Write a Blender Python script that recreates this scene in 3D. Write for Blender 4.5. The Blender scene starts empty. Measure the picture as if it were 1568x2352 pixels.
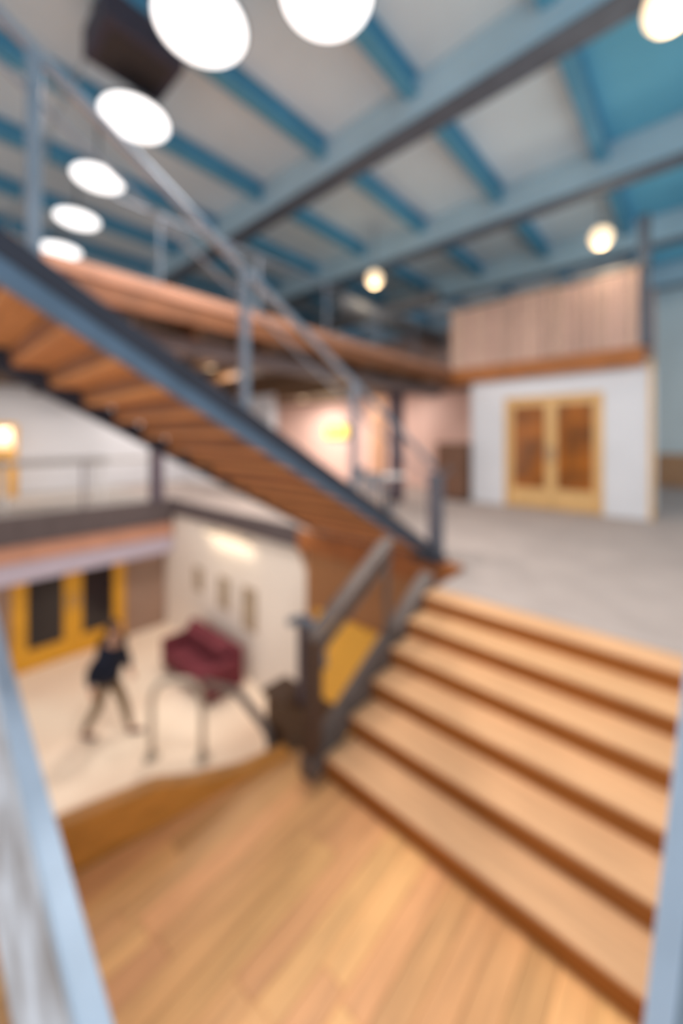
import bpy, bmesh, math, random
from mathutils import Vector, Matrix
random.seed(7)
S = bpy.context.scene
C = S.collection

# ------------------------------------------------------------------ camera
F_PX, HORIZON = 905.0, 1010.0
RZ = math.atan(816.0 / 905.0)
CZ = 1.5                                   # eye height over the carpeted floor (z = 0)
cam = bpy.data.cameras.new('camera'); cam_o = bpy.data.objects.new('camera', cam); C.objects.link(cam_o)
cam.sensor_fit = 'HORIZONTAL'; cam.sensor_width = 36.0
cam.lens = 36.0 * F_PX / 1568.0
cam.shift_y = -(2352 / 2 - HORIZON) / 1568.0
cam.clip_start = 0.02; cam.clip_end = 100
cam_o.location = (0, 0, CZ); cam_o.rotation_euler = (math.pi / 2, 0, RZ)
BLUR = True
if BLUR:                                   # the photograph is evenly out of focus
    cam.dof.use_dof = True
    cam.dof.focus_distance = 0.10
    cam.dof.aperture_fstop = 5.0
S.camera = cam_o
# ------------------------------------------------------------------ world, light, exposure
W = bpy.data.worlds.new('world'); S.world = W; W.use_nodes = True
bg = W.node_tree.nodes['Background']
bg.inputs[0].default_value = (0.93, 0.97, 1.0, 1); bg.inputs[1].default_value = 1.12
vs = S.view_settings
vs.view_transform = 'Standard'; vs.look = 'None'; vs.exposure = 0.0; vs.gamma = 1.0; vs.use_curve_mapping = False
LAMP_W = 162.0

# ------------------------------------------------------------------ helpers
def lin(c):
    return tuple((v / 255 / 12.92) if v / 255 <= 0.04045 else ((v / 255 + 0.055) / 1.055) ** 2.4 for v in c)
MATS = {}
def mat(name, rgb, rough=0.6, metal=0.0, noise=0.0, nscale=6.0, vary=0.0, stretch=None, emit=0.0, spec=0.4, bump=0.0, rgb2=None):
    """procedural material: base colour broken up by noise (grain when stretched) and by the object's own random value"""
    m = bpy.data.materials.new(name); m.use_nodes = True
    nt = m.node_tree; b = nt.nodes['Principled BSDF']
    c = (*lin(rgb), 1)
    b.inputs['Base Color'].default_value = c
    b.inputs['Roughness'].default_value = rough; b.inputs['Metallic'].default_value = metal
    b.inputs['Specular IOR Level'].default_value = spec
    if emit:
        b.inputs['Emission Color'].default_value = c; b.inputs['Emission Strength'].default_value = emit
    tc = nt.nodes.new('ShaderNodeTexCoord')
    mp = nt.nodes.new('ShaderNodeMapping'); nt.links.new(tc.outputs['Object'], mp.inputs[0])
    if stretch: mp.inputs['Scale'].default_value = stretch
    oi = nt.nodes.new('ShaderNodeObjectInfo')
    if vary:
        k = nt.nodes.new('ShaderNodeVectorMath'); k.operation = 'SCALE'
        k.inputs[0].default_value = (37, 19, 53); nt.links.new(oi.outputs['Random'], k.inputs['Scale'])
        nt.links.new(k.outputs[0], mp.inputs['Location'])
    nz = nt.nodes.new('ShaderNodeTexNoise'); nz.inputs['Scale'].default_value = nscale; nz.inputs['Detail'].default_value = 5
    nt.links.new(mp.outputs[0], nz.inputs['Vector'])
    mx = nt.nodes.new('ShaderNodeMix'); mx.data_type = 'RGBA'
    mx.inputs['A'].default_value = c
    c2 = lin(rgb2) if rgb2 else tuple(v * (1 - noise) for v in c[:3])
    mx.inputs['B'].default_value = (*c2, 1)
    rp = nt.nodes.new('ShaderNodeMapRange'); rp.inputs[1].default_value = 0.38; rp.inputs[2].default_value = 0.68
    nt.links.new(nz.outputs['Fac'], rp.inputs[0]); nt.links.new(rp.outputs[0], mx.inputs['Factor'])
    out = mx.outputs['Result']
    if vary:
        hs = nt.nodes.new('ShaderNodeHueSaturation')
        a = nt.nodes.new('ShaderNodeMapRange'); a.inputs[3].default_value = 1 - vary; a.inputs[4].default_value = 1 + vary
        nt.links.new(oi.outputs['Random'], a.inputs[0]); nt.links.new(a.outputs[0], hs.inputs['Value'])
        h = nt.nodes.new('ShaderNodeMapRange'); h.inputs[3].default_value = 0.5 + vary * 0.05; h.inputs[4].default_value = 0.5 - vary * 0.03
        wn = nt.nodes.new('ShaderNodeTexWhiteNoise'); wn.noise_dimensions = '1D'
        nt.links.new(oi.outputs['Random'], wn.inputs['W']); nt.links.new(wn.outputs['Value'], h.inputs[0])
        nt.links.new(h.outputs[0], hs.inputs['Hue'])
        nt.links.new(out, hs.inputs['Color']); out = hs.outputs[0]
    nt.links.new(out, b.inputs['Base Color'])
    if bump:
        bp = nt.nodes.new('ShaderNodeBump'); bp.inputs['Strength'].default_value = bump; bp.inputs['Distance'].default_value = 0.01
        nt.links.new(nz.outputs['Fac'], bp.inputs['Height']); nt.links.new(bp.outputs[0], b.inputs['Normal'])
    MATS[name] = m
    return m

def glass(name, rgb, rough=0.05, alpha=0.35):
    m = bpy.data.materials.new(name); m.use_nodes = True
    b = m.node_tree.nodes['Principled BSDF']
    b.inputs['Base Color'].default_value = (*lin(rgb), 1); b.inputs['Roughness'].default_value = rough
    b.inputs['Alpha'].default_value = alpha
    MATS[name] = m
    return m

mat('plank_wood', (240, 176, 118), rough=0.42, noise=0.28, nscale=3.0, stretch=(9, 0.8, 9), vary=0.17, bump=0.05)
mat('tread_wood', (226, 174, 128), rough=0.45, noise=0.2, nscale=3.0, stretch=(0.8, 8, 8), vary=0.05, bump=0.05)
mat('riser_wood', (164, 96, 34), rough=0.55, noise=0.25, nscale=3.0, stretch=(0.8, 8, 8), vary=0.05)
mat('kerb_wood', (218, 148, 66), rough=0.5, noise=0.3, nscale=3.0, stretch=(8, 0.8, 8))
mat('soffit_wood', (216, 142, 82), rough=0.6, noise=0.25, nscale=3.0, stretch=(0.7, 7, 7), vary=0.08)
mat('riser_brown', (150, 92, 54), rough=0.6, noise=0.25, nscale=3.0, stretch=(0.7, 7, 7), vary=0.06)
mat('fascia_wood', (172, 104, 52), rough=0.6, noise=0.25, nscale=4.0, vary=0.05)
mat('dark_wood', (96, 66, 38), rough=0.6, noise=0.3, nscale=4.0, stretch=(6, 6, 0.8))
mat('board_wood', (204, 168, 152), rough=0.7, noise=0.25, nscale=4.0, stretch=(7, 7, 0.7), vary=0.14)
mat('brown_panel', (176, 122, 78), rough=0.65, noise=0.25, nscale=3.0, stretch=(6, 6, 0.7))
mat('door_wood', (230, 185, 124), rough=0.5, noise=0.18, nscale=3.0, stretch=(7, 7, 0.7))
mat('steel_dark', (52, 55, 68), rough=0.5, metal=0.2, noise=0.2)
mat('steel_blue', (92, 116, 140), rough=0.5, metal=0.1, noise=0.15)
mat('steel_grey', (138, 150, 164), rough=0.45, metal=0.3, noise=0.15)
mat('steel_brown', (112, 100, 94), rough=0.5, metal=0.2, noise=0.2)
mat('rail_grey', (150, 140, 128), rough=0.4, metal=0.3, noise=0.15)
mat('pale_steel', (168, 187, 208), rough=0.45, metal=0.0, noise=0.08)
mat('post_blue', (132, 150, 166), rough=0.5, metal=0.1, noise=0.15)
mat('concrete', (220, 224, 234), rough=0.85, nscale=3.2, rgb2=(150, 142, 140), bump=0.2)
mat('carpet', (178, 164, 157), rough=0.95, noise=0.12, nscale=2.0, spec=0.1, bump=0.1)
mat('lower_floor', (250, 230, 206), rough=0.5, noise=0.1, nscale=0.7, rgb2=(240, 212, 186))
mat('left_floor', (190, 182, 176), rough=0.8, noise=0.1, nscale=1.0)
mat('white_wall', (224, 224, 228), rough=0.8, noise=0.04, nscale=1.0)
mat('cream_wall', (244, 230, 216), rough=0.8, noise=0.05, nscale=1.0)
mat('pink_wall', (222, 188, 176), rough=0.8, noise=0.1, nscale=0.8)
mat('grey_wall', (222, 236, 238), rough=0.8, noise=0.12, nscale=0.6)
mat('wainscot', (198, 154, 116), rough=0.7, noise=0.15, nscale=3.0)
mat('taupe_wall', (168, 138, 120), rough=0.8, noise=0.15, nscale=1.0)
mat('lavender', (196, 184, 198), rough=0.8, noise=0.06)
mat('pink_fascia', (206, 150, 124), rough=0.7, noise=0.15, nscale=2.0)
mat('beam_dark', (96, 84, 84), rough=0.6, noise=0.2)
mat('column_dark', (92, 80, 90), rough=0.6, noise=0.2)
mat('post_brown', (84, 62, 50), rough=0.6, noise=0.2)
mat('deck_grey', (210, 232, 244), rough=0.7, noise=0.1, nscale=0.8, vary=0.04)
mat('deck_teal', (104, 184, 216), rough=0.7, noise=0.15, nscale=0.6, vary=0.03)
mat('purlin_blue', (86, 158, 194), rough=0.6, noise=0.15, nscale=1.5)
mat('beam_grey', (178, 210, 226), rough=0.6, noise=0.12, nscale=1.2)
mat('flange_dark', (92, 102, 116), rough=0.6, noise=0.2)
mat('duct_grey', (128, 128, 130), rough=0.5, metal=0.4, noise=0.25, nscale=2.0)
mat('duct_dark', (58, 58, 74), rough=0.6, noise=0.2)
mat('mezz_soffit', (92, 74, 64), rough=0.8, noise=0.3, nscale=2.0)
mat('door_yellow', (232, 168, 48), rough=0.5, noise=0.12, nscale=2.0)
mat('wall_yellow', (252, 188, 72), rough=0.55, noise=0.08, nscale=1.0)
mat('pane_dark', (52, 46, 46), rough=0.15, noise=0.3, nscale=2.0)
mat('pane_amber', (176, 104, 40), rough=0.2, nscale=1.6, rgb2=(104, 66, 40))
mat('maroon', (112, 44, 54), rough=0.85, noise=0.25, nscale=5.0)
mat('navy', (20, 26, 46), rough=0.9, noise=0.3, nscale=9.0)
mat('khaki', (128, 106, 80), rough=0.9, noise=0.2, nscale=9.0)
mat('skin', (206, 156, 128), rough=0.6, noise=0.05)
mat('hair', (74, 50, 36), rough=0.8, noise=0.3, nscale=20)
mat('shoe', (98, 74, 66), rough=0.6, noise=0.2)
mat('eye', (30, 26, 26), rough=0.2)
mat('lamp_white', (255, 255, 255), emit=1.9)
mat('lamp_warm', (255, 226, 186), emit=1.4)
mat('lamp_added', (255, 232, 200), emit=0.5)  # diffuser of the lamp added on the cream wall
mat('newel_grey', (104, 106, 116), rough=0.5, metal=0.2, noise=0.2)
mat('hoop_grey', (186, 172, 154), rough=0.4, metal=0.2, noise=0.12)
mat('mezz_fascia', (118, 74, 44), rough=0.6, noise=0.25, nscale=4.0)
mat('mezz_edge', (170, 124, 100), rough=0.7, noise=0.2, nscale=3.0)
mat('lamp_yellow', (255, 214, 92), emit=1.0)
mat('lamp_shell', (120, 130, 140), rough=0.4, metal=0.5)
mat('chair_grey', (136, 134, 138), rough=0.8, noise=0.2)
mat('table_white', (232, 228, 226), rough=0.5, noise=0.05)
mat('orange_paint', (244, 190, 150), rough=0.7, noise=0.06)
mat('frame_tan', (172, 148, 122), rough=0.7, noise=0.2)
mat('canvas', (206, 184, 156), rough=0.9, nscale=4.0, rgb2=(150, 130, 110))
mat('black_metal', (44, 42, 44), rough=0.5)
mat('cabinet_brown', (124, 88, 68), rough=0.6, noise=0.25, nscale=3.0)

ORIG = {}
def link(name, me, material, parent=None):
    o = bpy.data.objects.new(name, me); C.objects.link(o)
    if material and not me.materials: me.materials.append(MATS[material])
    if parent is not None:
        o.parent = parent
    return o
def raw(name, verts, faces, material, parent=None, smooth=False):
    """verts in world coordinates; a part is stored relative to the base of its thing"""
    off = Vector(ORIG.get(parent.name, (0, 0, 0))) if parent is not None else Vector((0, 0, 0))
    me = bpy.data.meshes.new(name)
    vv = [Vector(v) - off for v in verts]
    if parent is None:
        lo = [min(v[i] for v in vv) for i in range(3)]; hi = [max(v[i] for v in vv) for i in range(3)]
        base = Vector(((lo[0] + hi[0]) / 2, (lo[1] + hi[1]) / 2, lo[2]))
        vv = [v - base for v in vv]
    me.from_pydata([tuple(v) for v in vv], [], faces)
    bm = bmesh.new(); bm.from_mesh(me); bmesh.ops.recalc_face_normals(bm, faces=bm.faces); bm.to_mesh(me); bm.free()
    if smooth:
        for p in me.polygons: p.use_smooth = True
    o = link(name, me, material, parent)
    if parent is None:
        o.location = base; ORIG[o.name] = tuple(base)
    else:
        ORIG[o.name] = tuple(off)
    return o
def bevel(o, w=0.008, n=2):
    m = o.modifiers.new('bevel', 'BEVEL'); m.width = w; m.segments = n; m.limit_method = 'ANGLE'
    return o
BF = [(0, 1, 3, 2), (4, 6, 7, 5), (0, 4, 5, 1), (2, 3, 7, 6), (0, 2, 6, 4), (1, 5, 7, 3)]
def box(name, x0, x1, y0, y1, z0, z1, material, parent=None, bev=0.0):
    v = [(x, y, z) for x in (x0, x1) for y in (y0, y1) for z in (z0, z1)]
    o = raw(name, v, BF, material, parent)
    if bev: bevel(o, bev)
    return o
def prism(name, poly, vec, material, parent=None, bev=0.0):
    """planar polygon (3-D points) pushed along vec"""
    n = len(poly); v = [Vector(p) for p in poly]; v += [p + Vector(vec) for p in v]
    f = [tuple(range(n)), tuple(range(2 * n - 1, n - 1, -1))] + [(i, (i + 1) % n, n + (i + 1) % n, n + i) for i in range(n)]
    o = raw(name, v, f, material, parent)
    if bev: bevel(o, bev)
    return o
def bar(name, p, q, w, h, material, parent=None, bev=0.006):
    """straight bar of width w (level) and depth h from p to q"""
    p, q = Vector(p), Vector(q); d = (q - p).normalized()
    side = d.cross(Vector((0, 0, 1)))
    if side.length < 1e-4: side = Vector((1, 0, 0))
    side.normalize(); up = side.cross(d).normalized()
    v = [a + side * (i * w / 2) + up * (j * h / 2) for a in (p, q) for i in (-1, 1) for j in (-1, 1)]
    o = raw(name, v, BF, material, parent)
    if bev: bevel(o, bev)
    return o
def tube(name, pts, r, material, parent=None, n=12, bend=0):
    pts = [Vector(p) for p in pts]
    if bend:                                # round the inner corners
        out = [pts[0]]
        for a, b, c in zip(pts, pts[1:], pts[2:]):
            e0 = b + (a - b).normalized() * min(bend, (a - b).length * .48); e1 = b + (c - b).normalized() * min(bend, (c - b).length * .48)
            for i in range(7):
                t = i / 6; out.append(e0 * (1 - t) ** 2 + b * 2 * t * (1 - t) + e1 * t * t)
        pts = out + [pts[-1]]
    rings = []; v = []; up = None
    for i, p in enumerate(pts):
        d = (pts[min(i + 1, len(pts) - 1)] - pts[max(i - 1, 0)]).normalized()
        if up is None:
            up = d.orthogonal().normalized()
        up = (up - d * up.dot(d)).normalized(); s = d.cross(up)
        for k in range(n):
            a = 2 * math.pi * k / n; v.append(p + up * math.cos(a) * r + s * math.sin(a) * r)
    f = [(i * n + k, i * n + (k + 1) % n, (i + 1) * n + (k + 1) % n, (i + 1) * n + k) for i in range(len(pts) - 1) for k in range(n)]
    f += [tuple(range(n))[::-1], tuple(range((len(pts) - 1) * n, len(pts) * n))]
    return raw(name, v, f, material, parent, smooth=True)
def lathe(name, prof, material, parent=None, centre=(0, 0, 0), n=32):
    """profile of (radius, z) turned about a vertical axis through centre"""
    cx, cy, cz = centre; v = []; f = []
    for r, z in prof:
        for k in range(n):
            a = 2 * math.pi * k / n; v.append((cx + r * math.cos(a), cy + r * math.sin(a), cz + z))
    m = len(prof)
    for i in range(m - 1):
        for k in range(n): f.append((i * n + k, i * n + (k + 1) % n, (i + 1) * n + (k + 1) % n, (i + 1) * n + k))
    f.append(tuple(range(n))[::-1]); f.append(tuple(range((m - 1) * n, m * n)))
    return raw(name, v, f, material, parent, smooth=True)
def tag(o, label, cat, group=None):
    o['label'] = label; o['category'] = cat
    if group: o['group'] = group
    return o
def thing(name, loc, label, cat, group=None):
    o = bpy.data.objects.new(name, None); C.objects.link(o); o.location = loc; o.empty_display_size = 0.1
    ORIG[o.name] = tuple(loc)
    return tag(o, label, cat, group)
def struct(o, label=None, cat=None):
    o['kind'] = 'structure'
    if label: o['label'] = label
    if cat: o['category'] = cat
    return o

# ------------------------------------------------------------------ levels and key lines
Z_LAND, Z_LOW, Z_MEZ = -0.90, -3.14, 3.0
ZB_WALL = 5.2
RUN, RISE = 0.272, 0.15
XS, XE = -1.97, 0.75                        # the broad flight runs between these
Y1 = 2.02                                   # first nosing
Y_EDGE = 4.40                               # edge of the carpeted floor over the hall
X_EDGE = -9.6                               # edge of the gallery on the far left

# ------------------------------------------------------------------ structure: floors
fl = struct(prism('floor', [(XS, Y1 + 5 * RUN + 0.22, -0.3), (3.0, Y1 + 5 * RUN + 0.22, -0.3), (3.0, 17, -0.3), (-14, 17, -0.3), (-14, Y_EDGE, -0.3), (XS, Y_EDGE, -0.3)], (0, 0, 0.3), 'carpet'),
            'beige carpeted upper floor at the top of the broad steps', 'floor')
gal = struct(box('floor_gallery', -14, X_EDGE, -4, Y_EDGE, -0.3, 0.0, 'left_floor'), 'pale grey gallery floor beyond the open hall on the left', 'floor')
box('edge_beam', X_EDGE - 0.02, X_EDGE + 0.1, -4, Y_EDGE, -0.5, 0.06, 'beam_dark', gal, 0.01)
box('edge_band', X_EDGE - 0.06, X_EDGE + 0.06, -4, Y_EDGE, -0.84, -0.5, 'pink_fascia', gal, 0.005)
box('bulkhead', X_EDGE - 0.3, X_EDGE + 0.03, -4, Y_EDGE, -1.24, -0.84, 'lavender', gal, 0.005)
box('edge_beam', X_EDGE, -4.9, Y_EDGE - 0.06, Y_EDGE + 0.02, -0.3, 0.06, 'beam_dark', fl, 0.01)
box('edge_band', -4.9, XS - 0.08, Y_EDGE - 0.06, Y_EDGE + 0.02, -0.3, 0.02, 'fascia_wood', fl, 0.01)
box('edge_band', XS - 0.02, XS - 0.002, Y1 + 5 * RUN + 0.22, Y_EDGE, -0.3, 0.0, 'steel_brown', fl)
low = struct(box('floor_lower', -14, 3, -4, 17, Z_LOW - 0.2, Z_LOW, 'lower_floor'), 'cream floor of the hall on the level below', 'floor')

# landing of planks
land = struct(prism('floor_landing', [(-2.62, 0.25, Z_LAND - 0.25), (0.9, 0.25, Z_LAND - 0.25), (0.9, Y1 + 0.03, Z_LAND - 0.25), (-2.30, Y1 + 0.03, Z_LAND - 0.25)], (0, 0, 0.225), 'dark_wood'),
              'orange plank landing at the foot of the broad steps', 'floor')
pw = 0.135; x = -2.62
def clip_edge(poly):                         # the open edge of the landing runs slightly askew
    inside = lambda p: p[0] - (-2.62 + (p[1] - 0.25) * (0.32 / (Y1 - 0.22)))
    out = []
    for p, q in zip(poly, poly[1:] + poly[:1]):
        a, b = inside(p), inside(q)
        if a >= 0: out.append(p)
        if a * b < 0:
            t = a / (a - b); out.append((p[0] + (q[0] - p[0]) * t, p[1] + (q[1] - p[1]) * t))
    return out
while x < 0.88:
    cuts = [0.25, random.uniform(0.7, 1.7), Y1 + 0.028]
    for a, b in zip(cuts, cuts[1:]):
        poly = clip_edge([(x + .0015, a + .001), (x + pw - .0015, a + .001), (x + pw - .0015, b - .001), (x + .0015, b - .001)])
        if len(poly) < 3: continue
        prism('plank', [(p[0], p[1], Z_LAND - 0.03) for p in poly], (0, 0, 0.03 + random.uniform(-.0012, .0012)), 'plank_wood', land, 0.002)
    x += pw

# kerb on the open side of the landing, lower towards the steps
k0, k1 = Vector((-2.64, 0.30, Z_LAND)), Vector((-2.29, Y1 - 0.06, Z_LAND))
kn = Vector((-1, 0.2, 0)).normalized() * 0.10
kq = lambda t, h: k0 + (k1 - k0) * t + Vector((0, 0, h))
kv = [kq(0, -.26), kq(1, -.26), kq(1, .04), kq(.78, .07), kq(.60, .15), kq(.45, .25), kq(0, .30)]
kerb = struct(prism('trim_1', kv, kn, 'kerb_wood', bev=0.006), 'orange wooden kerb along the open side of the landing', 'kerb')

# ------------------------------------------------------------------ structure: walls
box_lower = struct(box('wall_lower_back', -10.0, -4.78, Y_EDGE + 0.03, Y_EDGE + 0.25, Z_LOW, -0.3, 'cream_wall'), 'cream wall of the lower hall under the upper floor', 'wall')
# rounded upper corner where the cream wall meets the wood
cp = [(-4.79, Y_EDGE + 0.02, -0.3)] + [(-4.79 - 0.32 * (1 - math.cos(t)), Y_EDGE + 0.02, -0.3 - 0.32 * (1 - math.sin(t))) for t in [i * math.pi / 16 for i in range(9)]]
prism('corner_piece', cp, (0, -0.03, 0), 'brown_panel', box_lower)
struct(box('wall_lower_wood', -4.78, XS - 0.1, Y_EDGE + 0.03, Y_EDGE + 0.25, Z_LOW, -0.3, 'brown_panel'), 'tan wooden wall below the edge of the carpeted floor', 'wall')
struct(box('wall_lower_left', -10.2, -10.0, -4, Y_EDGE + 0.2, Z_LOW, -0.3, 'taupe_wall'), 'taupe end wall of the lower hall behind the yellow doors', 'wall')
struct(box('wall_left', -14.2, -14.0, -4, 17, -0.3, 6.6, 'white_wall'), 'white end wall far behind the gallery', 'wall')
struct(box('wall_gallery', -14, X_EDGE + 0.6, 7.0, 7.15, 0, Z_MEZ, 'white_wall'), 'white wall at the back of the gallery', 'wall')
struct(box('wall_back', -13.9, -4.12, 11.2, 11.4, 0, Z_MEZ, 'pink_wall'), 'pinkish wall below the mezzanine', 'wall')
wr = struct(box('wall_right', -3.0, 4.0, 16.4, 16.6, 1.05, 6.6, 'grey_wall'), 'grey end wall to the right of the white room', 'wall')
box('wainscot', -3.0, 4.0, 16.36, 16.6, 0, 1.05, 'wainscot', wr, 0.01)

# white room with the glazed double door
RX0, RX1, RY = -4.1, -0.66, 9.3
DX0, DX1, DZ = -3.30, -1.38, 2.46
wroom = struct(prism('wall_room_front', [(RX0, RY, 0), (DX0, RY, 0), (DX0, RY, DZ), (DX1, RY, DZ), (DX1, RY, 0), (RX1, RY, 0), (RX1, RY, Z_MEZ), (RX0, RY, Z_MEZ)], (0, 0.14, 0), 'white_wall'),
               'white front wall of the small room with glazed double doors', 'wall')
struct(box('wall_room_left', RX0, RX0 + 0.14, RY + 0.14, 11, 0, Z_MEZ, 'white_wall'), 'white side wall of the small room towards the mezzanine', 'wall')
struct(box('wall_room_right', RX1 - 0.14, RX1, RY + 0.14, 11, 0, Z_MEZ, 'white_wall'), 'white side wall of the small room towards the grey end wall', 'wall')
struct(box('wall_room_back', RX0 + 0.14, RX1 - 0.14, 10.9, 11, 0, Z_MEZ, 'pane_amber'), 'amber back wall inside the small room', 'wall')
trim = struct(box('trim_2', RX1, RX1 + 0.06, RY - 0.03, RY + 0.2, 0, Z_MEZ, 'door_wood', bev=0.006), 'pale wooden corner post of the white room', 'trim')

def glazed_door(name, label, axis, a0, a1, plane, z0, z1, wood, pane, leaves=2, rail_b=0.42, rail_t=0.13, stile=0.11, inward=1, depth=0.06):
    """double door in a wall; axis 'x' runs along x in plane y = plane, axis 'y' along y in plane x = plane"""
    def B(nm, u0, u1, w0, w1, za, zb, m, par, bv=0.004):
        if axis == 'x': return box(nm, u0, u1, plane + w0, plane + w1, za, zb, m, par, bv)
        return box(nm, plane + w0, plane + w1, u0, u1, za, zb, m, par, bv)
    fw = 0.07
    if axis == 'x': polyf = [(a0, plane - .02, z0), (a0 + fw, plane - .02, z0), (a0 + fw, plane - .02, z1 - fw), (a1 - fw, plane - .02, z1 - fw), (a1 - fw, plane - .02, z0), (a1, plane - .02, z0), (a1, plane - .02, z1), (a0, plane - .02, z1)]; vec = (0, 0.16, 0)
    else: polyf = [(plane - .02, a0, z0), (plane - .02, a0 + fw, z0), (plane - .02, a0 + fw, z1 - fw), (plane - .02, a1 - fw, z1 - fw), (plane - .02, a1 - fw, z0), (plane - .02, a1, z0), (plane - .02, a1, z1), (plane - .02, a0, z1)]; vec = (0.12, 0, 0)
    root = struct(prism(name, polyf, vec, wood, None, 0.004), label, 'door')
    n = leaves; w = (a1 - a0 - 2 * fw) / n
    for i in range(n):
        u0 = a0 + fw + i * w + 0.003; u1 = u0 + w - 0.006
        if axis == 'x': P = lambda u, z: (u, plane + 0.03, z); vec2 = (0, depth, 0)
        else: P = lambda u, z: (plane + 0.03, u, z); vec2 = (depth, 0, 0)
        zt, zb = z1 - fw - 0.004, z0 + 0.01
        # leaf: a ring of stiles and rails
        outer = [P(u0, zb), P(u1, zb), P(u1, zt), P(u0, zt)]
        inner = [P(u0 + stile, zb + rail_b), P(u1 - stile, zb + rail_b), P(u1 - stile, zt - rail_t), P(u0 + stile, zt - rail_t)]
        v = [Vector(p) for p in outer + inner]; v += [p + Vector(vec2) for p in v]
        f = []
        for k in range(4):
            j = (k + 1) % 4
            f += [(k, j, 4 + j, 4 + k), (8 + k, 12 + k, 12 + j, 8 + j), (k, 8 + k, 8 + j, j), (4 + k, 4 + j, 12 + j, 12 + k)]
        leaf = bevel(raw('door_leaf', v, f, wood, root), 0.004)
        B('pane', u0 + stile - .01, u1 - stile + .01, 0.03 + depth / 2 - .006, 0.03 + depth / 2 + .006, zb + rail_b - .01, zt - rail_t + .01, pane, leaf, 0)
        hu = (u1 - stile * 0.5) if i == 0 else (u0 + stile * 0.5)
        if axis == 'x': tube('handle', [(hu, plane + 0.03, 1.05 + z0), (hu, plane - .03, 1.05 + z0), (hu, plane - .03, 1.35 + z0), (hu, plane + 0.03, 1.35 + z0)], 0.012, 'steel_grey', leaf, 8, 0.02)
        else: tube('handle', [(plane + 0.09, hu, 1.05 + z0), (plane + .15, hu, 1.05 + z0), (plane + .15, hu, 1.35 + z0), (plane + 0.09, hu, 1.35 + z0)], 0.012, 'steel_grey', leaf, 8, 0.02)
    return root
glazed_door('door_1', 'pale wooden double door with tall amber panes in the white room', 'x', DX0, DX1, RY, 0.0, DZ, 'door_wood', 'pane_amber')
glazed_door('door_2', 'yellow double door with dark panes at the end of the lower hall', 'y', 1.40, 3.45, -10.02, Z_LOW, Z_LOW + 2.35, 'door_yellow', 'pane_dark', rail_b=0.40, stile=0.17)
d3 = struct(box('door_3', -4.52, -3.22, Y_EDGE - 0.03, Y_EDGE + 0.04, Z_LOW, -1.2, 'wall_yellow', None, 0.008), 'plain yellow door in the tan wooden wall beside the broad steps', 'door')
tube('handle', [(-4.42, Y_EDGE - 0.03, -2.1), (-4.42, Y_EDGE - 0.09, -2.1), (-4.42, Y_EDGE - 0.09, -1.85), (-4.42, Y_EDGE - 0.03, -1.85)], 0.012, 'steel_grey', d3, 8, 0.02)

# ------------------------------------------------------------------ structure: mezzanine
mz = struct(prism('floor_mezzanine', [(-4.6, -4, Z_MEZ), (-4.6, 9.2, Z_MEZ), (RX1 - 0.1, 9.2, Z_MEZ), (RX1 - 0.1, 12.4, Z_MEZ), (-13.95, 12.4, Z_MEZ), (-13.95, -4, Z_MEZ)], (0, 0, 0.26), 'mezz_soffit'),
            'dark timber mezzanine deck above the white room', 'floor')
box('fascia', -4.6, -4.54, -4, 9.2, Z_MEZ - 0.10, Z_MEZ + 0.13, 'mezz_fascia', mz, 0.01)
box('deck_edge', -4.62, -4.52, -4, 9.2, Z_MEZ + 0.13, Z_MEZ + 0.27, 'mezz_edge', mz, 0.01)
box('fascia', -4.6, RX1 - 0.06, 9.12, 9.2, Z_MEZ - 0.12, Z_MEZ + 0.24, 'fascia_wood', mz, 0.01)
y = 0.2
while y < 9.0:                               # joists under the deck
    box('joist', -13.9, -4.62, y, y + 0.12, Z_MEZ - 0.22, Z_MEZ - 0.001, 'dark_wood', mz, 0.006); y += 1.1
box('edge_beam', -5.0, -4.75, -4, 9.0, Z_MEZ - 0.42, Z_MEZ - 0.22, 'beam_dark', mz, 0.01)
struct(box('wall_mezzanine', -13.9, RX1 - 0.1, 12.2, 12.35, Z_MEZ + 0.26, ZB_WALL, 'board_wood'), 'pinkish wall at the back of the mezzanine', 'wall')

# ------------------------------------------------------------------ structure: ceiling
ZB, ZP, ZD = 5.70, 6.10, 6.36
PX0, PSP = -1.157, 1.68
ce = struct(box('ceiling', -14.2, 4.0, -5, 16.6, ZD + 0.10, ZD + 0.2, 'deck_grey'), 'grey metal roof deck carried on blue purlins', 'ceiling')
ys = [-5, -1.6, 1.54, 4.68, 7.82, 10.96, 14.1, 16.6]
for k in range(-3, 8):                       # deck panels, bay by bay
    xa, xb = PX0 - PSP * (k + 1), PX0 - PSP * k
    for ya, yb in zip(ys, ys[1:]):
        box('deck_panel', xa + 0.01, xb - 0.01, ya + .01, yb - .01, ZD, ZD + 0.1, 'deck_teal' if k < 0 else 'deck_grey', ce)
for k in range(-2, 8):
    xk = PX0 - PSP * k
    for ya, yb in zip(ys[:-1], ys[1:]):      # I-shaped purlin between two beams
        w, t = 0.10, 0.014
        prof = [(-w, ZP), (w, ZP), (w, ZP + t), (t, ZP + t), (t, ZD - t), (w, ZD - t), (w, ZD), (-w, ZD), (-w, ZD - t), (-t, ZD - t), (-t, ZP + t), (-w, ZP + t)]
        prism('purlin', [(xk + a, ya + 0.03, z) for a, z in prof], (0, yb - ya - 0.06, 0), 'purlin_blue', ce)
for yb in ys[3:7] + [ys[1]]:
    b = box('beam', -14.0, 4.0, yb - 0.10, yb + 0.10, ZB + 0.03, ZD, 'beam_grey', ce, 0.01)
    box('flange', -14.0, 4.0, yb - 0.17, yb + 0.17, ZB, ZB + 0.03, 'flange_dark', b)

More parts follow.
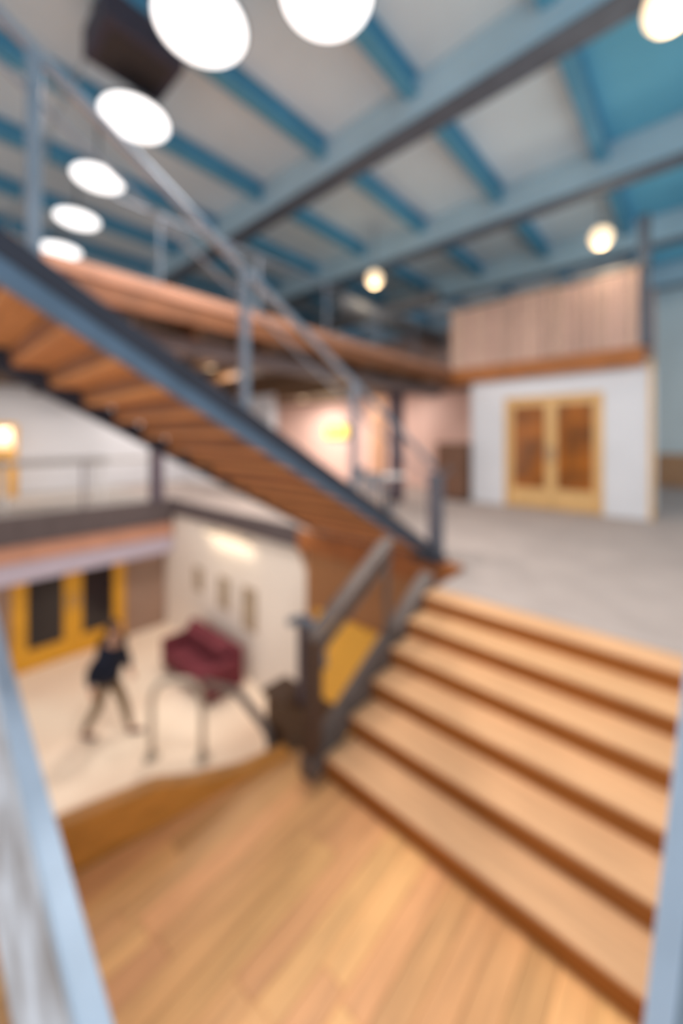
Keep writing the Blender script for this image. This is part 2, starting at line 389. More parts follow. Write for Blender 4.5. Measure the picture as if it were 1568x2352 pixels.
# ------------------------------------------------------------------ the broad flight of steps
st = thing('staircase', (-0.6, Y1, Z_LAND), 'broad flight of orange wooden steps climbing to the carpeted floor', 'stairs')
for i in range(6):
    yn, zn = Y1 + i * RUN, Z_LAND + RISE * (i + 1)
    d = RUN + 0.02 if i < 5 else 0.24
    bevel(box('tread', XS, XE, yn - 0.02, yn + d, zn - 0.028, zn, 'tread_wood', st), 0.010, 3)
    box('riser', XS, XE, yn - 0.006, yn + 0.02, zn - RISE, zn - 0.028, 'riser_wood', st)
sl = RISE / RUN
def strg(nm, xa, xb, lo, hi, m, par, ya=Y1 - 0.12, yb=Y1 + 5 * RUN + 0.2):
    f = lambda y: Z_LAND + RISE + (y - Y1) * sl
    pts = [(xa, ya, max(f(ya) + lo, Z_LAND)), (xa, ya, f(ya) + hi), (xa, yb, f(yb) + hi), (xa, yb, f(yb) + lo), ]
    return prism(nm, pts, (xb - xa, 0, 0), m, par, 0.006)
strg('stringer', XS - 0.15, XS - 0.005, -0.32, 0.035, 'steel_brown', st)
strg('stringer', XE, XE + 0.06, -0.32, 0.035, 'steel_brown', st)

# guard on the left of the broad steps
xg = XS - 0.08
ga = thing('stair_guard', (xg, Y1 - 0.05, Z_LAND), 'dark metal handrail and posts along the left side of the broad steps', 'railing')
zt = lambda y: 0.10 + (y - 2.0) * sl
yb_ = 2.92
bar('handrail', (xg, 1.94, zt(1.94)), (xg, yb_, zt(yb_)), 0.12, 0.06, 'steel_brown', ga, 0.02)
bar('mid_rail', (xg, 1.98, zt(1.98) - 0.16), (xg, yb_, zt(yb_) - 0.16), 0.05, 0.05, 'steel_brown', ga, 0.01)
box('post', xg - 0.05, xg + 0.05, 1.92, 2.02, Z_LAND, zt(1.97), 'post_brown', ga, 0.008)
box('post', xg - 0.02, xg + 0.02, yb_ - 0.06, yb_ - 0.02, Z_LAND + RISE + (yb_ - Y1) * sl, zt(yb_) - 0.03, 'steel_brown', ga, 0.006)

# dark wooden pedestal beside the landing with a newel on it
pe = thing('stair_pedestal', (-2.5, 2.2, Z_LOW), 'dark brown timber pedestal between the landing and the lower hall', 'pedestal')
box('body', -2.78, -2.16, 2.10, 2.32, Z_LOW, -0.70, 'dark_wood', pe, 0.01)
box('cap', -2.81, -2.13, 2.07, 2.35, -0.70, -0.66, 'dark_wood', pe, 0.008)
nw = thing('newel_post', (-2.40, 2.20, -0.66), 'grey newel post with a curved top standing on the dark pedestal', 'post')
box('shaft', -2.44, -2.36, 2.16, 2.24, -0.66, 0.02, 'column_dark', nw, 0.008)
tube('rail_end', [(-2.52, 2.14, -0.02), (-2.40, 2.20, 0.04), (-2.22, 2.22, -0.04), (-2.20, 2.22, -0.30)], 0.035, 'steel_grey', nw, 10, 0.08)

# rails down in the lower hall
lr = thing('guard_rail', (-5.5, 2.7, Z_LOW), 'grey tubular hoop rail standing on the floor of the lower hall', 'railing')
def on_low(px, py, D):
    s = (px - 784) / F_PX
    return Vector(((-math.sin(RZ) + math.cos(RZ) * s) * D, (math.cos(RZ) + math.sin(RZ) * s) * D, 0))
ha = on_low(348, 0, 5.75); hb = on_low(465, 0, 5.75)
z0_, z1_ = Z_LOW, Z_LOW + 1.14
tube('hoop', [(ha.x, ha.y, z0_), (ha.x, ha.y, z1_), (hb.x, hb.y, z1_), (hb.x, hb.y, z0_)], 0.042, 'hoop_grey', lr, 12, 0.35)
for q in (ha, hb): lathe('foot_plate', [(0.11, 0), (0.11, 0.012), (0.06, 0.02)], 'hoop_grey', lr, (q.x, q.y, Z_LOW), 16)
hr = tag(tube('descending_handrail', [(hb.x + 0.06, hb.y + 0.01, z1_ - 0.02), (-3.93, 2.57, -1.40), (-2.62, 2.04, -0.94), (-2.62, 2.04, -1.14), (-2.62, 2.095, -1.16)], 0.045, 'steel_brown', None, 12, 0.2),
         'dark brown tubular handrail sloping from the pedestal down to the hoop rail', 'railing')

# ------------------------------------------------------------------ the upper flight, rising towards the camera on the left
XR, XL, T2 = -2.39, -4.46, 0.566
zu = lambda y: 1.977 + T2 * (1.113 - y)      # top line of the right stringer
zl = lambda y: zu(y) - 0.255
y_foot = 1.113 + 1.977 / T2
uf = thing('upper_staircase', (XR - 1, 4.4, 0), 'dark steel staircase with orange wooden treads rising overhead on the left', 'stairs')
def strg2(nm, x0, x1, lo, hi, m, ya=-1.4, yb=4.40):
    pts = [(x0, ya, zu(ya) + lo), (x0, ya, zu(ya) + hi), (x0, yb, max(zu(yb) + hi, 0.02)), (x0, yb, max(zu(yb) + lo, 0.0))]
    return prism(nm, pts, (x1 - x0, 0, 0), m, uf, 0.006)
strg2('stringer', XR - 0.05, XR + 0.03, -0.255, -0.10, 'steel_blue')
strg2('stringer_flange', XR - 0.06, XR + 0.045, -0.10, 0.03, 'steel_dark')
strg2('stringer', XL - 0.03, XL + 0.05, -0.255, 0.0, 'steel_dark')
n = 0; ry = T2 * RUN
yy = 4.18
while yy > -1.2:
    zt_ = zu(yy) - 0.06
    box('tread', XL + 0.05, XR - 0.05, yy - 0.02, yy + RUN - 0.01, zt_ - 0.045, zt_, 'soffit_wood', uf, 0.006)
    if zt_ - ry - 0.0 > 0.0: box('riser', XL + 0.05, XR - 0.05, yy + RUN - 0.035, yy + RUN - 0.012, zt_ - ry, zt_ - 0.045, 'riser_brown', uf)
    yy -= RUN; n += 1
ur = thing('upper_stair_railing', (XR, 4.38, 0), 'blue-grey steel railing of the upper staircase with a newel at its foot', 'railing')
XRr = XR + 0.0
hz = 1.02
bar('handrail', (XRr, -1.3, zu(-1.3) + hz), (XRr, 4.38, zu(4.38) + hz), 0.055, 0.05, 'steel_grey', ur, 0.015)
bar('mid_rail', (XRr, -1.3, zu(-1.3) + hz - 0.22), (XRr, 4.30, zu(4.30) + hz - 0.22), 0.02, 0.02, 'steel_grey', ur, 0.006)
for py_ in (-0.78, 0.42, 1.62, 2.82):
    box('post', XRr - 0.025, XRr + 0.025, py_ - 0.03, py_ + 0.03, zu(py_) + 0.0, zu(py_) + hz, 'steel_grey', ur, 0.006)
box('newel', XRr - 0.075, XRr + 0.075, 4.31, 4.46, 0.0, 1.06, 'newel_grey', ur, 0.01)
box('newel_base', XRr - 0.30, XRr + 0.10, 4.27, 4.50, 0.0, 0.07, 'steel_dark', ur, 0.01)
box('newel_cap', XRr - 0.09, XRr + 0.09, 4.295, 4.475, 1.06, 1.09, 'newel_grey', ur, 0.01)

# ------------------------------------------------------------------ foreground: raked parapet and leaning post
yp = 0.35
pl = lambda x: 0.01 + (-1.12 - x) * 0.262
pa = thing('parapet', (-2.2, yp, Z_LAND), 'pale mottled concrete parapet with a bluish steel edge at lower left', 'parapet')
prism('body', [(-4.6, yp, Z_LAND), (-0.85, yp, Z_LAND), (-0.85, yp, pl(-0.85) - 0.04), (-4.6, yp, pl(-4.6) - 0.04)], (0, -0.055, 0), 'concrete', pa, 0.004)
prism('edge_cap', [(-4.6, yp + 0.01, pl(-4.6) - 0.06), (-0.83, yp + 0.01, pl(-0.83) - 0.06), (-0.83, yp + 0.01, pl(-0.83)), (-4.6, yp + 0.01, pl(-4.6))], (0, -0.07, 0), 'pale_steel', pa, 0.006)
qx = lambda z: -0.02 + (z - 1.02) * 0.0857
rp_ = thing('leaning_post', (qx(Z_LAND) + 0.1, 1.0, Z_LAND), 'pale blue-grey leaning steel post at the lower right edge', 'post')
zq = 1.2
prism('edge_strip', [(qx(Z_LAND), 1.0, Z_LAND), (qx(Z_LAND) + 0.045, 1.0, Z_LAND), (qx(zq) + 0.045, 1.0, zq), (qx(zq), 1.0, zq)], (0, 0.05, 0), 'pale_steel', rp_, 0.006)
prism('panel', [(qx(Z_LAND) + 0.045, 1.015, Z_LAND), (qx(Z_LAND) + 0.15, 1.015, Z_LAND), (qx(zq) + 0.15, 1.015, zq), (qx(zq) + 0.045, 1.015, zq)], (0, 0.025, 0), 'post_blue', rp_, 0.004)

# ------------------------------------------------------------------ balcony railing over the white room
br = thing('balcony_railing', (-2.6, 9.17, Z_MEZ + 0.24), 'weathered vertical board railing of the balcony above the white room', 'railing')
xb_ = -4.55
hts = []
while xb_ < RX1 - 0.16:
    wv = random.choice((0.13, 0.16, 0.19))
    h = 1.38 + random.uniform(-0.03, 0.03)
    box('board', xb_, min(xb_ + wv, RX1 - 0.14), 9.14, 9.165, Z_MEZ + 0.24, Z_MEZ + 0.3 + h, 'board_wood', br, 0.003)
    xb_ += wv + 0.015
bar('top_rail', (-4.6, 9.16, Z_MEZ + 1.76), (RX1 - 0.06, 9.16, Z_MEZ + 1.76), 0.09, 0.07, 'rail_grey', br, 0.01)
for px_ in (-4.55, -3.3, -2.1):
    box('post', px_, px_ + 0.06, 9.17, 9.2, Z_MEZ + 0.26, Z_MEZ + 1.74, 'steel_brown', br, 0.005)
co = tag(box('steel_column', RX1 - 0.16, RX1 + 0.02, 9.22, 9.42, Z_MEZ + 0.26, ZB, 'flange_dark', None, 0.01), 'slim dark steel column rising from the balcony to the roof beam', 'column')
# wooden parapet of the long side of the mezzanine: open rails
mr = thing('mezzanine_railing', (-4.66, 6.0, Z_MEZ + 0.26), 'thin grey metal railing along the long edge of the mezzanine', 'railing')
for yq in (2.0, 3.4, 4.8, 6.2, 7.6, 9.0):
    box('post', -4.672, -4.648, yq - 0.012, yq + 0.012, Z_MEZ + 0.26, Z_MEZ + 1.1, 'flange_dark', mr, 0.004)
bar('top_rail', (-4.66, 1.5, Z_MEZ + 1.12), (-4.66, 9.05, Z_MEZ + 1.12), 0.03, 0.03, 'flange_dark', mr)

# ------------------------------------------------------------------ ceiling services
def duct(label, p, q, r, m='duct_grey'):
    t = thing('round_duct', tuple((Vector(p) + Vector(q)) / 2), label, 'duct', 'round ducts under the roof')
    tube('pipe', [p, q], r, m, t, 20)
    d = (Vector(q) - Vector(p)); L = d.length; k = max(2, int(L / 1.3))
    for i in range(k + 1):
        c = Vector(p) + d * (0.02 + 0.96 * i / k); e = d.normalized() * 0.02
        tube('joint_ring', [c - e, c + e], r + 0.018, m, t, 20)
    for c in (0.2, 0.8):
        e = Vector(p) + d * c
        tube('hanger', [(e.x, e.y, e.z + r), (e.x, e.y, ZD)], 0.012, m, t, 6)
    return t
duct('grey round duct running under the roof above the mezzanine', (-13, 9.6, 5.35), (-5.2, 9.6, 5.35), 0.24)
duct('long grey round duct crossing below the roof beams beyond the mezzanine railing', (-6.3, 7.0, 4.80), (-6.3, 11.9, 4.80), 0.24)
duct('darker grey round duct nearest the balcony boards', (-4.9, 11.4, 5.2), (-1.0, 11.4, 5.2), 0.22, 'flange_dark')
hv = thing('ceiling_unit', (-4.7, 1.75, 5.72), 'dark boxy air unit hung from the roof beside the large lamps', 'air unit')
box('casing', -5.05, -4.35, 1.32, 2.15, 5.72, 6.05, 'duct_dark', hv, 0.02)
box('grille', -4.95, -4.45, 1.42, 2.05, 5.705, 5.72, 'black_metal', hv, 0.004)
for hx, hy in ((-4.98, 1.40), (-4.98, 2.07), (-4.42, 1.40), (-4.42, 2.07)):
    box('hanger', hx - .01, hx + .01, hy - .01, hy + .01, 6.05, ZD, 'duct_dark', hv)

# ------------------------------------------------------------------ lamps
def high_bay(x, y, z, r, label, power):
    t = thing('high_bay_lamp', (x, y, z), label, 'lamp', 'round high bay lamps under the roof')
    lathe('diffuser', [(r * 0.5, -0.035), (r * 0.9, -0.02), (r * 0.96, 0.0)], 'lamp_white', t, (x, y, z))
    lathe('shade', [(r, 0.0), (r * 1.02, 0.02), (r * 0.8, 0.10), (r * 0.3, 0.20), (0.06, 0.26)], 'lamp_shell', t, (x, y, z))
    tube('stem', [(x, y, z + 0.26), (x, y, ZD)], 0.02, 'lamp_shell', t, 8)
    L = bpy.data.lights.new('lamp_light', 'AREA'); L.shape = 'DISK'; L.size = r * 1.6; L.energy = power; L.color = (1.0, 0.96, 0.92)
    lo = bpy.data.objects.new('lamp_light', L); C.objects.link(lo); lo.parent = t; lo.location = (0, 0, -0.06)
    return t
for (x, y, r, lab) in ((-3.56, 1.92, 0.44, 'largest glowing high bay lamp at the top of the picture'),
                       (-5.21, 1.93, 0.40, 'second glowing high bay lamp, below the largest and beside the dark air unit'),
                       (-6.81, 1.99, 0.36, 'third high bay lamp in the row going down to the left'),
                       (-8.35, 2.10, 0.36, 'fourth high bay lamp in the row, just above the lowest one'),
                       (-9.97, 2.21, 0.38, 'lowest and farthest high bay lamp, just over the dark stair stringer'),
                       (-2.48, 2.55, 0.42, 'high bay lamp cut off by the top edge, right of the largest')):
    high_bay(x, y, 5.5, r, lab, LAMP_W)
def warm_lamp(x, y, z, r, label):
    t = thing('globe_lamp', (x, y, z), label, 'lamp', 'small warm globe lamps')
    lathe('globe', [(r * math.sin(a), -r * math.cos(a)) for a in [0.05 + i * 0.38 for i in range(9)]], 'lamp_warm', t, (x, y, z), 20)
    lathe('cap', [(0.05, r * 0.98), (0.06, r * 1.1), (0.03, r * 1.3)], 'lamp_shell', t, (x, y, z), 14)
    tube('stem', [(x, y, z + r * 1.25), (x, y, ZD)], 0.012, 'lamp_shell', t, 8)
    L = bpy.data.lights.new('lamp_light', 'POINT'); L.energy = 25; L.shadow_soft_size = r; L.color = (1, 0.85, 0.65)
    lo = bpy.data.objects.new('lamp_light', L); C.objects.link(lo); lo.parent = t; lo.location = (0, 0, -r - 0.08)
warm_lamp(-1.30, 8.52, 5.2, 0.18, 'small warm globe lamp near the slim steel column over the balcony')
warm_lamp(-5.50, 7.23, 5.2, 0.17, 'small warm globe lamp in front of the grey ducts above the mezzanine')
warm_lamp(-0.16, 4.36, 5.2, 0.20, 'small warm globe lamp at the upper right corner')

# ------------------------------------------------------------------ things under the mezzanine
yl = thing('wall_lamp', (-10.3, 11.17, 1.6), 'glowing yellow lamp box on the pinkish wall below the mezzanine', 'lamp')
box('housing', -10.9, -9.7, 11.14, 11.20, 1.56, 2.06, 'steel_brown', yl, 0.01)
box('glow_panel', -10.86, -9.74, 11.08, 11.14, 1.60, 2.02, 'lamp_yellow', yl, 0.01)
L = bpy.data.lights.new('lamp_light', 'AREA'); L.shape = 'RECTANGLE'; L.size = 1.1; L.size_y = 0.4; L.energy = 70; L.color = (1, .88, .6)
lo = bpy.data.objects.new('lamp_light', L); C.objects.link(lo); lo.parent = yl; lo.location = (0, -0.14, 0.2); lo.rotation_euler = (math.radians(-90), 0, 0)
def added_downlight(x, y, z, label, power):  # fill lamps added to brighten the mezzanine underside, gallery and lower hall
    t = thing('added_downlight', (x, y, z), label, 'lamp', 'fill lamps added under the mezzanine')
    lathe('trim_ring', [(0.13, -0.03), (0.14, -0.02), (0.14, 0.0)], 'table_white', t, (x, y, z), 24)
    lathe('lens', [(0.11, -0.036), (0.115, -0.031)], 'lamp_warm', t, (x, y, z), 24)
    L = bpy.data.lights.new('lamp_light', 'AREA'); L.shape = 'DISK'; L.size = 0.24; L.energy = power; L.color = (1, .92, .86)
    lo = bpy.data.objects.new('lamp_light', L); C.objects.link(lo); lo.parent = t; lo.location = (0, 0, -0.05)
for (x, y, lab) in ((-6.1, 6.35, 'added round fill lamp under the mezzanine above the white table'), (-8.0, 8.55, 'added round fill lamp under the mezzanine behind the orange column'),
                    (-7.4, 4.15, 'added round fill lamp under the mezzanine nearest the gallery'), (-6.4, 10.2, 'added round fill lamp under the mezzanine nearest the brown cabinet')):
    added_downlight(x, y, Z_MEZ, lab, 90 if x < -6.45 else 16)
for (x, y, pw_, lab) in ((-11.6, 1.9, 66, 'added round fill lamp over the long grey table on the gallery'), (-10.6, 9.65, 150, 'added round fill lamp under the mezzanine nearest the yellow lamp box'), (-12.4, 5.25, 66, 'added round fill lamp over the gallery near its back wall'),
                    (-8.6, 0.85, 26, 'added round fill lamp over the lower hall nearest the yellow doors'), (-6.2, 0.85, 21, 'added round fill lamp over the lower hall nearest the stair underside'),
                    (-8.6, 3.05, 26, 'added round fill lamp over the lower hall nearest the gallery column'), (-6.2, 3.05, 21, 'added round fill lamp over the lower hall above the dark red sofa')):
    added_downlight(x, y, Z_MEZ, lab, pw_)
tag(box('orange_column', -7.25, -6.95, 9.4, 9.7, 0.0, Z_MEZ - 0.22, 'orange_paint', None, 0.02), 'pale orange painted column below the mezzanine', 'column')
tag(box('dark_column', -5.56, -5.30, 7.9, 8.15, 0.0, Z_MEZ - 0.22, 'column_dark', None, 0.015), 'dark steel column below the mezzanine beside the white table', 'column')
tb = thing('table', (-5.0, 7.0, 0), 'small white round table below the mezzanine behind the staircase', 'table')
lathe('table_top', [(0.42, 0.70), (0.44, 0.715), (0.44, 0.73), (0.42, 0.745)], 'table_white', tb, (-5.0, 7.0, 0))
lathe('pedestal', [(0.04, 0.03), (0.035, 0.69)], 'steel_grey', tb, (-5.0, 7.0, 0), 16)
lathe('base', [(0.26, 0), (0.25, 0.02), (0.05, 0.035)], 'steel_grey', tb, (-5.0, 7.0, 0))
def chair(x, y, rz, label):
    t = thing('chair', (x, y, 0), label, 'chair', 'grey chairs by the white table')
    t.rotation_euler = (0, 0, rz)
    def b(nm, *a, **k): return box(nm, *[v + o for v, o in zip(a[:6], (x, x, y, y, 0, 0))], a[6], t, 0.008)
    b('seat', -0.22, 0.22, -0.22, 0.22, 0.43, 0.48, 'chair_grey')
    b('backrest', -0.21, 0.21, 0.18, 0.22, 0.55, 0.86, 'chair_grey')
    for sx in (-1, 1):
        for sy in (-1, 1):
            b('leg', sx * 0.19 - 0.018, sx * 0.19 + 0.018, sy * 0.19 - 0.018, sy * 0.19 + 0.018, 0.0, 0.43 if sy < 0 else 0.56, 'black_metal')
chair(-5.7, 7.1, math.radians(80), 'grey chair on the far left of the white round table')
chair(-4.75, 6.3, math.radians(200), 'grey chair pushed in at the near side of the white round table')
cb = thing('cabinet', (-4.55, 9.0, 0), 'brown wooden cabinet standing against the left end of the white room', 'cabinet')
box('body', -4.92, -4.16, 9.05, 9.5, 0.06, 1.42, 'cabinet_brown', cb, 0.01)
box('plinth', -4.90, -4.18, 9.08, 9.5, 0.0, 0.06, 'black_metal', cb)
for i in range(2):
    dr = box('door', -4.90 + i * 0.365, -4.55 + i * 0.365, 9.03, 9.05, 0.10, 1.38, 'cabinet_brown', cb, 0.004)
    box('handle', -4.60 + i * 0.09, -4.58 + i * 0.09, 9.005, 9.03, 0.65, 0.85, 'steel_grey', dr, 0.003)

# ------------------------------------------------------------------ gallery on the left
gr_ = thing('gallery_railing', (X_EDGE + 0.05, 1.5, 0.06), 'thin grey railing along the edge of the gallery floor', 'railing')
for yq in (-0.4, 1.05, 2.52):
    box('post', X_EDGE + 0.02, X_EDGE + 0.06, yq - 0.02, yq + 0.02, 0.06, 1.03, 'column_dark', gr_, 0.004)
bar('top_rail', (X_EDGE + 0.04, -0.5, 1.05), (X_EDGE + 0.04, 3.95, 1.05), 0.05, 0.05, 'rail_grey', gr_)
tag(box('gallery_column', X_EDGE - 0.14, X_EDGE + 0.10, 3.92, 4.18, 0.0, Z_MEZ, 'column_dark', None, 0.015), 'dark column on the corner of the gallery edge', 'column')
gt = thing('long_table', (-11.2, 2.2, 0), 'long grey table standing on the gallery behind the railing', 'table')
box('table_top', -11.6, -10.6, 1.3, 3.3, 0.94, 1.06, 'chair_grey', gt, 0.01)
for lx in (-11.5, -10.7):
    for ly in (1.4, 3.2): box('leg', lx - .03, lx + .03, ly - .03, ly + .03, 0, 0.94, 'table_white', gt, 0.005)
gl = thing('floor_lamp', (-12.1, 1.5, 0), 'glowing warm floor lamp at the left edge of the gallery', 'lamp')
lathe('base', [(0.18, 0), (0.17, 0.03), (0.02, 0.05)], 'black_metal', gl, (-12.1, 1.5, 0), 20)
tube('pole', [(-12.1, 1.5, 0.04), (-12.1, 1.5, 1.35)], 0.018, 'black_metal', gl, 8)
lathe('shade', [(0.26, 1.30), (0.20, 1.75)], 'lamp_warm', gl, (-12.1, 1.5, 0), 24)
sc = tag(box('yellow_screen', -13.4, -13.3, 0.6, 2.0, 0, 1.9, 'door_yellow', None, 0.01), 'ochre panel behind the floor lamp at the left edge', 'panel')

# ------------------------------------------------------------------ lower hall: sofa, pictures, added wall lamp, person
so = thing('sofa', (-7.2, 3.75, Z_LOW), 'dark red upholstered sofa in the lower hall in front of the cream wall', 'sofa')
sx0, sx1, sy0, sy1 = -8.05, -6.22, 3.45, 4.22
box('base', sx0, sx1, sy0 + 0.03, sy1, Z_LOW + 0.12, Z_LOW + 0.30, 'maroon', so, 0.03)
for i in range(2):
    w_ = (sx1 - sx0 - 0.36) / 2; xa = sx0 + 0.18 + i * w_
    bevel(box('seat_cushion', xa + .005, xa + w_ - .005, sy0, sy1 - 0.22, Z_LOW + 0.30, Z_LOW + 0.46, 'maroon', so), 0.05, 3)
    bevel(box('back_cushion', xa + .005, xa + w_ - .005, sy1 - 0.36, sy1 - 0.16, Z_LOW + 0.46, Z_LOW + 0.80, 'maroon', so), 0.06, 3)
bevel(box('backrest', sx0, sx1, sy1 - 0.17, sy1, Z_LOW + 0.30, Z_LOW + 0.82, 'maroon', so), 0.05, 3)
for xa in (sx0, sx1 - 0.18): bevel(box('armrest', xa, xa + 0.18, sy0 + 0.02, sy1 - 0.1, Z_LOW + 0.30, Z_LOW + 0.64, 'maroon', so), 0.05, 3)
for xa in (sx0 + 0.1, sx1 - 0.1):
    for ya in (sy0 + 0.1, sy1 - 0.1): box('leg', xa - .025, xa + .025, ya - .025, ya + .025, Z_LOW, Z_LOW + 0.12, 'black_metal', so)
for i, (xc, w_, zc, h_, lab) in enumerate(((-8.3, 0.34, -1.62, 0.5, 'framed picture farthest left on the cream wall of the lower hall'),
                               (-7.25, 0.36, -1.66, 0.62, 'framed picture in the middle of the three on the cream wall'),
                               (-6.35, 0.40, -1.74, 0.80, 'tallest framed picture, nearest the steps on the cream wall'))):
    t = thing('picture', (xc, Y_EDGE, zc - h_ / 2), lab, 'picture', 'pictures on the cream wall')
    yq = Y_EDGE + 0.03
    f0 = [(xc - w_ / 2, yq, zc - h_ / 2), (xc + w_ / 2, yq, zc - h_ / 2), (xc + w_ / 2, yq, zc + h_ / 2), (xc - w_ / 2, yq, zc + h_ / 2)]
    for (xa, xb2, za, zb2) in ((xc - w_ / 2, xc + w_ / 2, zc - h_ / 2, zc - h_ / 2 + .04), (xc - w_ / 2, xc + w_ / 2, zc + h_ / 2 - .04, zc + h_ / 2), (xc - w_ / 2, xc - w_ / 2 + .04, zc - h_ / 2 + .04, zc + h_ / 2 - .04), (xc + w_ / 2 - .04, xc + w_ / 2, zc - h_ / 2 + .04, zc + h_ / 2 - .04)):
        box('frame_side', xa, xb2, yq - 0.035, yq, za, zb2, 'frame_tan', t, 0.003)
    box('print', xc - w_ / 2 + .03, xc + w_ / 2 - .03, yq - 0.015, yq - 0.002, zc - h_ / 2 + .03, zc + h_ / 2 - .03, 'canvas', t)
# slim lamp added to brighten the cream wall
for xw, lab in ((-7.0, 'long slim fill lamp added high on the cream wall of the lower hall'),):
    t = thing('added_wall_lamp', (xw, Y_EDGE, -0.49), lab, 'lamp')
    for xq in (xw - 0.6, xw + 0.6): box('bracket', xq - 0.03, xq + 0.03, Y_EDGE - 0.12, Y_EDGE + 0.03, -0.44, -0.41, 'lamp_shell', t, 0.004)
    box('diffuser', xw - 0.8, xw + 0.8, Y_EDGE - 0.15, Y_EDGE - 0.09, -0.49, -0.44, 'lamp_added', t, 0.01)
    L = bpy.data.lights.new('lamp_light', 'AREA'); L.shape = 'RECTANGLE'; L.size = 1.6; L.size_y = 0.06; L.energy = 5; L.color = (1, .88, .7)
    lo = bpy.data.objects.new('lamp_light', L); C.objects.link(lo); lo.parent = t; lo.location = (0, -0.12, -0.03)

# person walking across the lower hall
def skin_mesh(name, joints, edges, material, parent, root=0, sub=2):
    me = bpy.data.meshes.new(name)
    me.from_pydata([j[0] for j in joints], edges, [])
    o = link(name, me, material, parent)
    sk = o.modifiers.new('skin', 'SKIN'); sk.use_smooth_shade = True
    for i, j in enumerate(joints):
        v = me.skin_vertices[0].data[i]; r = j[1]
        v.radius = r if isinstance(r, tuple) else (r, r); v.use_root = (i == root)
    su = o.modifiers.new('sub', 'SUBSURF'); su.levels = sub; su.render_levels = sub
    return o
pp = Vector((-6.85, 2.13, Z_LOW))
person = thing('person', tuple(pp), 'person in a navy top and khaki trousers walking across the lower hall', 'person')
person.rotation_euler = (0, 0, RZ)           # local x = across the picture, walking to the right
J = []; E = []
def add(p, r, par=None):
    J.append((p, r)); i = len(J) - 1
    if par is not None: E.append((par, i))
    return i
pel = add((0, 0, 0.93), (0.115, 0.10))
bel = add((0.01, 0, 1.08), (0.205, 0.165), pel)
che = add((0.035, 0, 1.28), (0.225, 0.18), bel)
nek0 = add((0.07, 0, 1.44), (0.060, 0.056), che)
nek = add((0.085, 0, 1.52), 0.052, nek0)
hd0 = add((0.10, 0, 1.60), (0.074, 0.082), nek)
hd1 = add((0.105, 0, 1.69), (0.080, 0.092), hd0)
hd2 = add((0.10, 0, 1.76), (0.062, 0.07), hd1)
def arm(sy, el, wr):
    sh = add((0.06, sy * 0.20, 1.39), 0.058, nek0)
    e = add(el, 0.042, sh); w = add(wr, 0.028, e)
    d = (Vector(wr) - Vector(el)).normalized()
    palm = add(tuple(Vector(wr) + d * 0.07), (0.022, 0.036), w)
    for k, (off, ln) in enumerate(((-0.028, 0.062), (-0.010, 0.075), (0.010, 0.070), (0.027, 0.055))):
        f1 = add(tuple(Vector(wr) + d * 0.105 + Vector((off, 0, 0))), 0.0095, palm)
        add(tuple(Vector(wr) + d * (0.105 + ln) + Vector((off + 0.012, -sy * 0.012, 0))), 0.0085, f1)
    t1 = add(tuple(Vector(wr) + d * 0.055 + Vector((0.042, 0, 0))), 0.010, palm)
    add(tuple(Vector(wr) + d * 0.095 + Vector((0.055, -sy * 0.008, 0))), 0.009, t1)
    return sh, e, w
A1 = arm(-1, (-0.11, -0.27, 1.16), (-0.08, -0.28, 0.92))
A2 = arm(1, (0.13, 0.27, 1.14), (0.22, 0.24, 0.93))
def leg(sy, kn, an, toe):
    hp = add((0, sy * 0.09, 0.90), 0.092, pel)
    k = add(kn, 0.062, hp); cf = add(tuple(Vector(kn) * 0.62 + Vector(an) * 0.38), 0.056, k)
    a = add(an, 0.038, cf); to = add(toe, (0.036, 0.026), a)
    return hp, k, cf, a, to
L1 = leg(-1, (-0.10, -0.09, 0.50), (-0.32, -0.08, 0.13), (-0.21, -0.08, 0.045))
L2 = leg(1, (0.20, 0.08, 0.52), (0.31, 0.08, 0.09), (0.45, 0.08, 0.045))
body = skin_mesh('body', J, E, 'skin', person)
def sub_skin(nm, ids, edges, grow, m, sub=2):
    idx = {j: i for i, j in enumerate(ids)}
    js = [(J[j][0], tuple(r + grow for r in J[j][1]) if isinstance(J[j][1], tuple) else J[j][1] + grow) for j in ids]
    return skin_mesh(nm, js, [(idx[a], idx[b]) for a, b in edges], m, person, 0, sub)
nk1 = add((0.08, 0, 1.485), (0.052, 0.05)); hem = add((0.0, 0, 0.84), (0.185, 0.16)); hip = add((0.0, 0, 0.95), (0.195, 0.165))
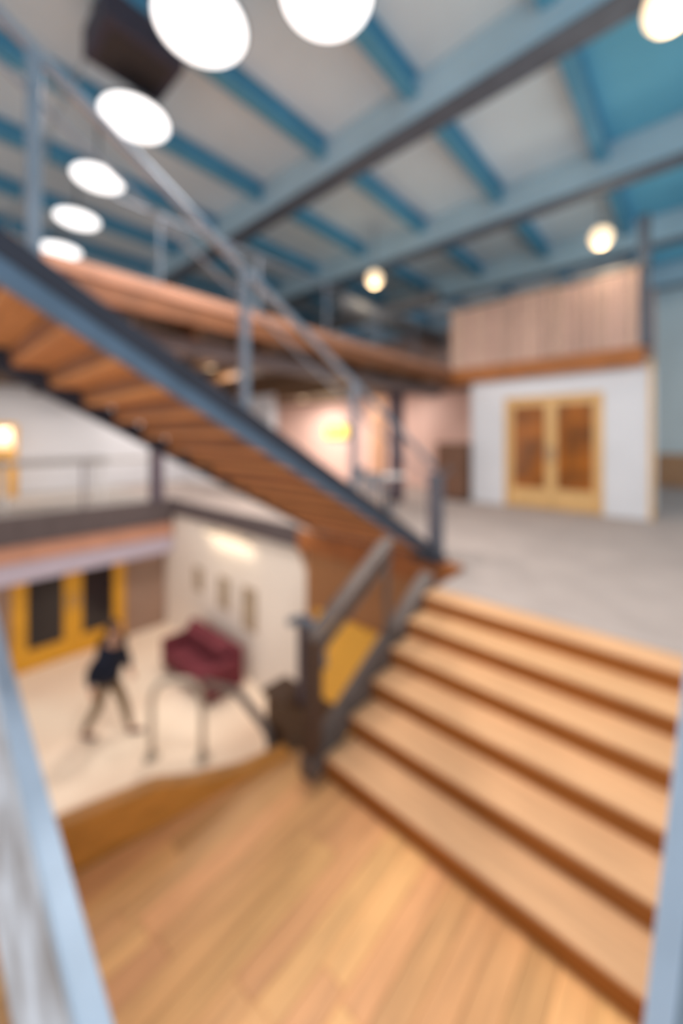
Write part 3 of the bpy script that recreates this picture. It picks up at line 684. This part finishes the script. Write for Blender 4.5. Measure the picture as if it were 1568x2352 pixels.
sub_skin('shirt', [che, bel, hip, hem, nek0, nk1, A1[0], A1[1], A1[2], A2[0], A2[1], A2[2]], [(che, bel), (bel, hip), (hip, hem), (che, nek0), (nek0, nk1), (nek0, A1[0]), (A1[0], A1[1]), (A1[1], A1[2]), (nek0, A2[0]), (A2[0], A2[1]), (A2[1], A2[2])], 0.028, 'navy')
sub_skin('trousers', [pel, L1[0], L1[1], L1[2], L1[3], L2[0], L2[1], L2[2], L2[3]], [(pel, L1[0]), (L1[0], L1[1]), (L1[1], L1[2]), (L1[2], L1[3]), (pel, L2[0]), (L2[0], L2[1]), (L2[1], L2[2]), (L2[2], L2[3])], 0.016, 'khaki')
for (a, t) in ((L1[3], L1[4]), (L2[3], L2[4])):
    pa_, pt_ = Vector(J[a][0]), Vector(J[t][0])
    heel = Vector((pa_.x - 0.05, pa_.y, pa_.z - 0.05 if a == L1[3] else 0.04)); ball = Vector((pt_.x + 0.02, pt_.y, 0.04)); tip = Vector((pt_.x + 0.09, pt_.y, 0.036))
    skin_mesh('shoe', [(tuple(heel), (0.042, 0.038)), (tuple(ball), (0.048, 0.034)), (tuple(tip), (0.034, 0.024))], [(0, 1), (1, 2)], 'shoe', person, 0, 2)
# face and hair
def blob(nm, c, r, m, par, cut=None):
    bm = bmesh.new(); bmesh.ops.create_uvsphere(bm, u_segments=18, v_segments=12, radius=1)
    for v in bm.verts: v.co = Vector((v.co.x * r[0] + c[0], v.co.y * r[1] + c[1], v.co.z * r[2] + c[2]))
    if cut: bmesh.ops.delete(bm, geom=[v for v in bm.verts if cut(v.co)], context='VERTS')
    me = bpy.data.meshes.new(nm); bm.to_mesh(me); bm.free()
    for p in me.polygons: p.use_smooth = True
    return link(nm, me, m, par)
hair = blob('hair', (0.092, 0, 1.705), (0.112, 0.098, 0.118), 'hair', person, lambda c: c.z < 1.665 and c.x > 0.09 or c.z < 1.60 or (c.x > 0.165 and c.z < 1.74))
for sy in (-1, 1):
    blob('eye', (0.183, sy * 0.032, 1.675), (0.010, 0.012, 0.009), 'eye', person)
    blob('ear', (0.10, sy * 0.088, 1.66), (0.022, 0.012, 0.032), 'skin', person)
blob('nose', (0.193, 0, 1.645), (0.022, 0.014, 0.026), 'skin', person)
blob('mouth', (0.180, 0, 1.603), (0.010, 0.024, 0.007), 'maroon', person)
